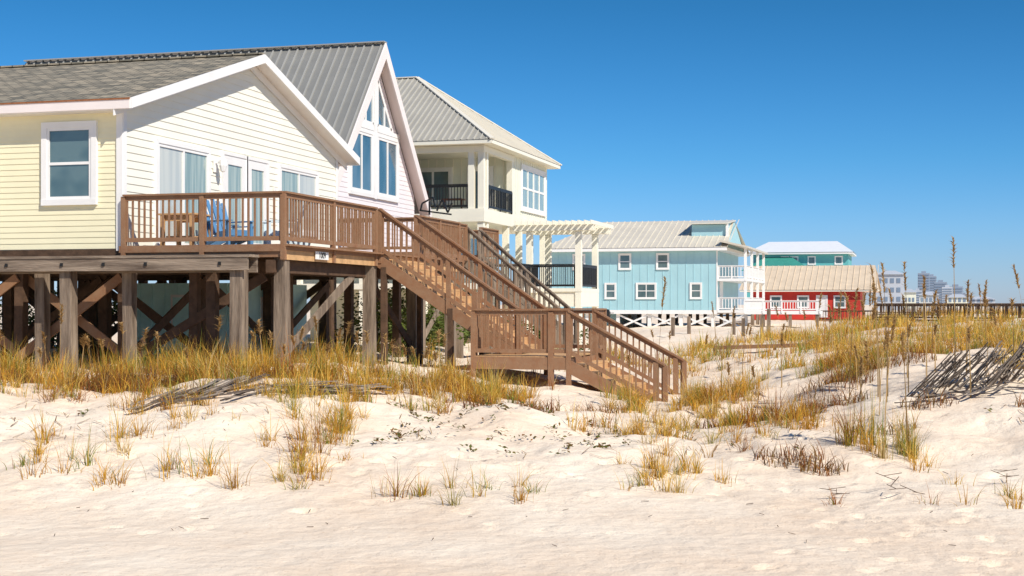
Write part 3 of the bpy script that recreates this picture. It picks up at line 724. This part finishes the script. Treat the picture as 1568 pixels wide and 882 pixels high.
# ------------------------------------------------------------ vegetation
def attrmat(name,rough=.7,tr=.0):
    m,nt,b=newmat(name); a=nt.nodes.new("ShaderNodeVertexColor"); a.layer_name="Col"
    nt.links.new(a.outputs[0],b.inputs["Base Color"]); b.inputs["Roughness"].default_value=rough; b.inputs["Specular IOR Level"].default_value=.15
    if tr:
        t=nt.nodes.new("ShaderNodeBsdfTranslucent"); nt.links.new(a.outputs[0],t.inputs[0]); mx=nt.nodes.new("ShaderNodeMixShader"); mx.inputs[0].default_value=tr
        nt.links.new(b.outputs[0],mx.inputs[1]); nt.links.new(t.outputs[0],mx.inputs[2]); nt.links.new(mx.outputs[0],nt.nodes["Material Output"].inputs[0])
    return m
GRASS=attrmat("grass_blades",.6,.35); LEAF=attrmat("leaves",.5,.25)
def blades(base,h,az,lean,wid,col,S=4):
    N=len(h); t=np.linspace(0,1,S+1)
    dirx,diry=np.cos(az),np.sin(az)
    out=(t[None,:]**1.9)*(lean*h)[:,None]; up=(t[None,:]-.28*(t[None,:]**3)*(lean[:,None]>.5))*h[:,None]*np.sqrt(np.clip(1-.35*lean**2,.3,1))[:,None]
    cx=base[:,0,None]+dirx[:,None]*out; cy=base[:,1,None]+diry[:,None]*out; cz=base[:,2,None]+up
    wa=az+np.pi/2+rng.uniform(-1,1,N); wx=np.cos(wa)[:,None]; wy=np.sin(wa)[:,None]
    ww=wid[:,None]*(1-t[None,:]**1.5*.92)/2
    L=np.stack([cx-wx*ww,cy-wy*ww,cz],-1); R_=np.stack([cx+wx*ww,cy+wy*ww,cz],-1)
    v=np.stack([L,R_],2).reshape(N,(S+1)*2,3)
    b0=(np.arange(N)*(S+1)*2)[:,None]; k=np.arange(S)[None,:]*2
    f=np.stack([b0+k,b0+k+1,b0+k+3,b0+k+2],-1).reshape(-1,4)
    c=np.repeat(col[:,None,:],(S+1)*2,1).copy()
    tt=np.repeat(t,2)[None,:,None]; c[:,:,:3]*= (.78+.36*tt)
    return v.reshape(-1,3),f,c.reshape(-1,4)
PAL=np.array([(.84,.47,.065),(.88,.58,.13),(.68,.35,.045),(.48,.40,.07),(.28,.33,.06),(.44,.16,.035),(.86,.66,.30)])
def scatter(specs):
    B=[];Hh=[];AZ_=[];LE=[];WI=[];CO=[]
    for (ulo,uhi,dlo,dhi,n,nb,h0,h1,wid,thr,wts,rad,lean,cond) in specs:
        u=rng.uniform(ulo,uhi,n*4); d=rng.uniform(dlo,dhi,n*4)
        nz=fbm(u/1.5,d/2.0,3,77.)
        keep=nz+rng.normal(0,.08,n*4)>thr
        X=u*CS-d*SN;Y=u*SN+d*CS
        if cond is not None: keep&=cond(X,Y)
        keep&=~((u>6.7)&(u<10.5)&(d>22.5)&(d<25.8)&(rng.random(n*4)<.85))
        ii=np.where(keep)[0][:n]; X=X[ii];Y=Y[ii]
        hh=rng.uniform(h0,h1,len(ii))*(1+.8*np.clip(nz[ii],-.5,.7)); w_=np.array(wts,float); w_/=w_.sum(); ci=rng.choice(len(PAL),len(ii),p=w_)
        for j in range(len(ii)):
            m=max(3,int(nb*rng.uniform(.3,1.6))); rr=np.abs(rng.normal(0,rad,m)); aa=rng.uniform(0,6.283,m)
            bx=X[j]+rr*np.cos(aa); by=Y[j]+rr*np.sin(aa); B.append(np.stack([bx,by,hgt(bx,by)-.02],1))
            Hh.append(hh[j]*rng.uniform(.35,1.2,m)); AZ_.append(aa+rng.normal(0,.6,m)); LE.append(np.clip(rng.normal(lean,.28,m),.05,1.2))
            WI.append(wid*rng.uniform(.6,1.3,m)); mixi=np.where(rng.random(m)<.3,rng.choice(len(PAL),m,p=w_),ci[j])
            c=PAL[mixi]*rng.uniform(.6,1.1,(m,1)); CO.append(np.concatenate([np.clip(c,0,.9),np.ones((m,1))],1))
    return [np.concatenate(q) for q in (B,Hh,AZ_,LE,WI,CO)]
def free(X,Y): return ~((X>-12.4)&(X<-4.6)&(Y>31)&(Y<35.2))
W1=[3,2,3,1.5,1.5,1.6,1.0]; W2=[3,3,2,1,1,.5,2]
sp_=[(-13,-.3,25.6,31.5,620,32,.28,.75,.013,.0,W1,.11,.5,free),
     (-13,3.2,23.8,27.5,190,24,.22,.55,.012,.09,W1,.10,.6,free),
     (-2.5,4.2,27.0,31.2,270,30,.25,.60,.013,.0,W1,.1,.5,free),
     (-9,-2.5,18.0,24.5,120,28,.24,.58,.010,-.02,W1,.10,.6,None),
     (-3,12,17.2,24.5,95,24,.18,.48,.010,.12,W1,.09,.6,None),
     (1.3,2.9,18.2,19.8,13,34,.3,.55,.011,-.9,W2,.08,.5,None),
     (3.8,15,24,34,420,30,.25,.60,.013,.05,W1,.12,.55,free),
     (3.0,24,34,50,800,20,.28,.6,.018,.02,W1,.16,.5,None),
     (3,40,50,80,1000,14,.3,.65,.028,.02,W1,.25,.45,lambda X,Y:X>-8),
     (10,70,80,170,1100,9,.4,.8,.05,-.05,W1,.5,.4,lambda X,Y:X>-6),
     (-14,2,32,60,300,18,.3,.6,.018,.08,[1,1,1,2,3,1,0],.15,.5,lambda X,Y:X<-8),
     (5.0,5.9,20.2,21.4,16,50,.45,.85,.011,-.9,W1,.10,.35,None)]
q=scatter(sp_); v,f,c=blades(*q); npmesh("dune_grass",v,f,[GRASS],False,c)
N=3800; u=rng.uniform(-12,14,N); d=rng.uniform(20.5,32,N); nz=fbm(u/1.4,d/1.4,3,55.); kk=(nz+rng.normal(0,.08,N))>.05; u=u[kk];d=d[kk];N=len(u)
X=u*CS-d*SN;Y=u*SN+d*CS; p1=np.stack([X,Y,hgt(X,Y)+.02],1); a_=rng.uniform(0,6.28,N); l_=rng.uniform(.08,.35,N)
p2=p1.copy(); p2[:,0]+=np.cos(a_)*l_; p2[:,1]+=np.sin(a_)*l_; p2[:,2]=hgt(p2[:,0],p2[:,1])+rng.uniform(.01,.06,N)
wv=np.stack([-np.sin(a_),np.cos(a_),np.zeros(N)],1)*.006
V=np.stack([p1-wv,p1+wv,p2+wv,p2-wv],1).reshape(-1,3); C=np.array([(.38,.26,.13),(.22,.13,.07),(.55,.42,.24),(.30,.16,.06)])[rng.integers(0,4,N)]
npmesh("dead_straw_litter",V,np.arange(N*4).reshape(N,4),[GRASS],False,np.repeat(np.concatenate([C,np.ones((N,1))],1)[:,None],4,1).reshape(-1,4))
oats=[(8.1,26,2.6),(7.25,26,2.4),(6.95,26.3,2.5),(6.6,25.5,2.1),(9.6,26.5,2.0),(5.5,21,2.0),(5.3,20.9,1.6),(5.75,20.7,1.8),(5.2,21.2,1.3),(2.9,28.5,2.8),(2.4,28.8,1.1),(7.5,27,1.7),(8.8,27.5,1.6),(-9.6,25.5,1.3),(-8.4,26.4,1.5),(-5.5,26.4,1.2),(-3.6,26.6,1.2),(-2.9,27,1.0),(6.2,24,1.4),(10.2,26,1.7),(4.3,28,1.1),(7.9,24.5,1.2),(6.4,27,2.2),(6.8,28,1.9),(7.05,27,2.5),(7.4,25.5,1.9),(6.9,26.8,2.0),(9.3,25.6,2.0),(8.5,26.6,1.8),(7.7,26.4,2.0)]
for i in range(70): oats.append((random.uniform(4.5,16),random.uniform(25,45),random.uniform(.9,1.7)))
for i in range(40): oats.append((random.uniform(-12,-1),random.uniform(26,29.5),random.uniform(.6,1.1)))
Bs=[];hs=[];az=[];le=[];wi=[];cc=[]
for (u,d,h) in oats:
    p=lay(u,d,0); a=random.uniform(0,6.28); ln=random.uniform(.05,.16)
    Bs.append(p); hs.append(h); az.append(a); le.append(ln); wi.append(.026); cc.append((.55,.36,.15,1))
    for k in range(38):
        f_=.78+.21*k/38; rr=ln*h*(f_**1.9)
        Bs.append(Vector((p.x+math.cos(a)*rr,p.y+math.sin(a)*rr,p.z+h*f_)))
        hs.append(random.uniform(.06,.15)); az.append(random.gauss(a,1.5)); le.append(random.uniform(.6,1.2)); wi.append(.034); cc.append((.50,.32,.13,1))
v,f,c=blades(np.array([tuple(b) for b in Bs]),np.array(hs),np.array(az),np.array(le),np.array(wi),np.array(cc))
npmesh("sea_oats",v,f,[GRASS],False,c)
tb=[];hsc=[]
for (u,d,n,r,hm) in ((4.0,20.5,150,.5,1),(4.35,19.9,110,.35,1),(6.0,22.5,60,.4,1),(4.9,25.2,260,.7,1),(3.8,25.8,160,.5,1),(.4,26.2,160,.5,1),(-6.9,25.4,420,.5,1.6),(-7.4,25.0,200,.4,1.3),(-6.3,26.0,260,.4,1.5),(-4.4,25.6,100,.4,1),(7.1,24.2,100,.5,1),(8.8,23.5,90,.5,1),(6.5,28.6,200,.8,1.3),(-.6,25.2,60,.3,1),(1.6,27.0,160,.6,1),(9.6,24.4,140,.6,1),(-10,25.4,120,.5,1),(-1.5,26.8,200,.7,1.2),(-9.5,27,200,.6,1.4),(6.0,27,260,.8,1.2),(8,30,300,1,1.2)):
    for k in range(n):
        a=random.uniform(0,6.28); rr=r*math.sqrt(random.random()); tb.append((u+rr*math.cos(a),d+rr*math.sin(a)*.7)); hsc.append(hm)
tb=np.array(tb); X=tb[:,0]*CS-tb[:,1]*SN; Y=tb[:,0]*SN+tb[:,1]*CS; N=len(X)
colr=np.array([(.26,.095,.03),(.40,.17,.05),(.14,.08,.04),(.32,.20,.06)])[rng.integers(0,4,N)]
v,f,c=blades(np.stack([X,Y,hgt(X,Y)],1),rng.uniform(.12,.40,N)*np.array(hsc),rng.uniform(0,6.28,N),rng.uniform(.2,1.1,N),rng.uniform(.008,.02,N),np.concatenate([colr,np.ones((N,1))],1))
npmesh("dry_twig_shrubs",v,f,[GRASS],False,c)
def leaves(pts,size,cols,name,m=None,flat=.5):
    N=len(pts); a=rng.uniform(0,6.28,N); n=rng.normal(0,flat,(N,3)); n[:,2]+=1; n/=np.linalg.norm(n,axis=1)[:,None]
    t=np.stack([np.cos(a),np.sin(a),np.zeros(N)],1); t-=n*(t*n).sum(1)[:,None]; t/=np.linalg.norm(t,axis=1)[:,None]; b_=np.cross(n,t)
    s_=size[:,None]
    V=np.stack([pts-t*s_,pts-b_*s_*.5+n*s_*.15,pts+t*s_,pts+b_*s_*.5+n*s_*.15],1)
    f=np.arange(N*4).reshape(N,4); c=np.repeat(np.concatenate([cols,np.ones((N,1))],1)[:,None],4,1)
    return npmesh(name,V.reshape(-1,3),f,[m or LEAF],False,c.reshape(-1,4))
L=[]
for i in range(85):
    u=random.uniform(-2.4,1.9); d=random.uniform(20.8,25.0)
    if random.random()<.2: u=random.uniform(-7,9)
    rr=random.uniform(.03,.09)
    for k in range(random.randint(4,11)): L.append((u+random.gauss(0,rr),d+random.gauss(0,rr)))
L=np.array(L); X=L[:,0]*CS-L[:,1]*SN;Y=L[:,0]*SN+L[:,1]*CS; N=len(X)
leaves(np.stack([X,Y,hgt(X,Y)+rng.uniform(.02,.09,N)],1),rng.uniform(.025,.05,N),np.array([(.12,.13,.03),(.20,.17,.05),(.24,.12,.04)])[rng.integers(0,3,N)],"beach_vine")
def shrub(name,x,y,rx,ry_,h,n):
    z0=float(hgt(x,y)); cl=[(rng.normal(0,.45)*rx,rng.normal(0,.45)*ry_,rng.uniform(.15,.9)*h,rng.uniform(.2,.4)*h) for _ in range(16)]
    P=[];C=[]
    for k in range(n):
        q=cl[rng.integers(0,16)]; dv=rng.normal(0,1,3); dv/=np.linalg.norm(dv); rr=q[3]*rng.uniform(.6,1.05)
        P.append((x+q[0]+dv[0]*rr,y+q[1]+dv[1]*rr,z0+max(.02,q[2]+dv[2]*rr))); C.append(np.array((.11,.14,.03))*(0.6+.8*rng.random()))
    leaves(np.array(P),rng.uniform(.05,.1,n),np.array(C),name,flat=1.2)
shrub("green_shrub",-15.3,42.5,1.2,1.0,2.0,2500); shrub("green_shrub",-17.5,46,1.5,1.5,2.2,2500); shrub("green_shrub",-13.3,50,1.5,1.5,1.3,2000)
shrub("green_shrub",-24,43,2.5,1.5,2.0,3000); shrub("green_shrub",-30,45,3,1.5,2.0,3000); shrub("green_shrub",-18,54,2,1.2,1.5,2500)
w=MB()
for i in range(60):
    u=random.uniform(-6,7);d=random.uniform(14.5,24); a=lay(u,d,.008); l=random.uniform(.02,.10); an=random.uniform(0,6.28)
    w.beam(a,a+Vector((l*math.cos(an),l*math.sin(an),random.uniform(0,.03))),.006,.006,BROWND)
for (u,d) in ((6.6,19),(4.1,18.2),(2.2,25),(5.2,17.9)):
    a=lay(u,d,.02)
    for k in range(7):
        b_=a+Vector((random.uniform(-.3,.3),random.uniform(-.3,.3),random.uniform(.0,.10))); w.beam(a,b_,.007,.007,BROWND); a=a.lerp(b_,.6)
w.make("driftwood_twigs")

# ------------------------------------------------------------ light, sky, camera
EL=math.radians(42); AZM=math.radians(-36)
wd_=bpy.data.worlds.new("World"); scene.world=wd_; wd_.use_nodes=True; nt=wd_.node_tree
sk=nt.nodes.new("ShaderNodeTexSky"); sk.sky_type='NISHITA'; sk.sun_disc=False; sk.sun_elevation=EL; sk.sun_rotation=math.radians(126)
sk.air_density=1.0; sk.dust_density=.15; sk.ozone_density=4.0
hs_=nt.nodes.new("ShaderNodeHueSaturation"); hs_.inputs["Saturation"].default_value=1.25
# clear-air colour grading of the sky by elevation above the horizon
tc=nt.nodes.new("ShaderNodeTexCoord"); sx=nt.nodes.new("ShaderNodeSeparateXYZ"); rp=nt.nodes.new("ShaderNodeValToRGB")
e=rp.color_ramp.elements; e[0].position=0; e[0].color=(.42,.54,.95,1); e[1].position=.6; e[1].color=(.46,.55,.62,1)
a=e.new(.10); a.color=(.25,.52,.76,1); a=e.new(.22); a.color=(.17,.44,.56,1)
mx=nt.nodes.new("ShaderNodeMix"); mx.data_type='RGBA'; mx.blend_type='MULTIPLY'; mx.inputs[0].default_value=1
nt.links.new(tc.outputs["Generated"],sx.inputs[0]); nt.links.new(sx.outputs["Z"],rp.inputs[0])
bg=nt.nodes["Background"]; bg.inputs[1].default_value=.15
nt.links.new(sk.outputs[0],hs_.inputs["Color"]); nt.links.new(hs_.outputs[0],mx.inputs[6]); nt.links.new(rp.outputs[0],mx.inputs[7]); nt.links.new(mx.outputs[2],bg.inputs[0])
sl=bpy.data.lights.new("sun","SUN"); sl.energy=5.0; sl.angle=math.radians(.5); sl.color=(1,.945,.86)
so=bpy.data.objects.new("sun",sl); scene.collection.objects.link(so)
so.rotation_euler=Vector((math.cos(EL)*math.cos(AZM),math.cos(EL)*math.sin(AZM),math.sin(EL))).to_track_quat('Z','Y').to_euler()
cam=bpy.data.cameras.new("camera"); cam.lens=50; cam.sensor_width=36; cam.shift_y=25/1568; cam.clip_end=9000
cob=bpy.data.objects.new("camera",cam); scene.collection.objects.link(cob); cob.rotation_euler=(math.pi/2,0,TH); scene.camera=cob
scene.view_settings.view_transform='Standard'; scene.view_settings.look='None'; scene.view_settings.exposure=0
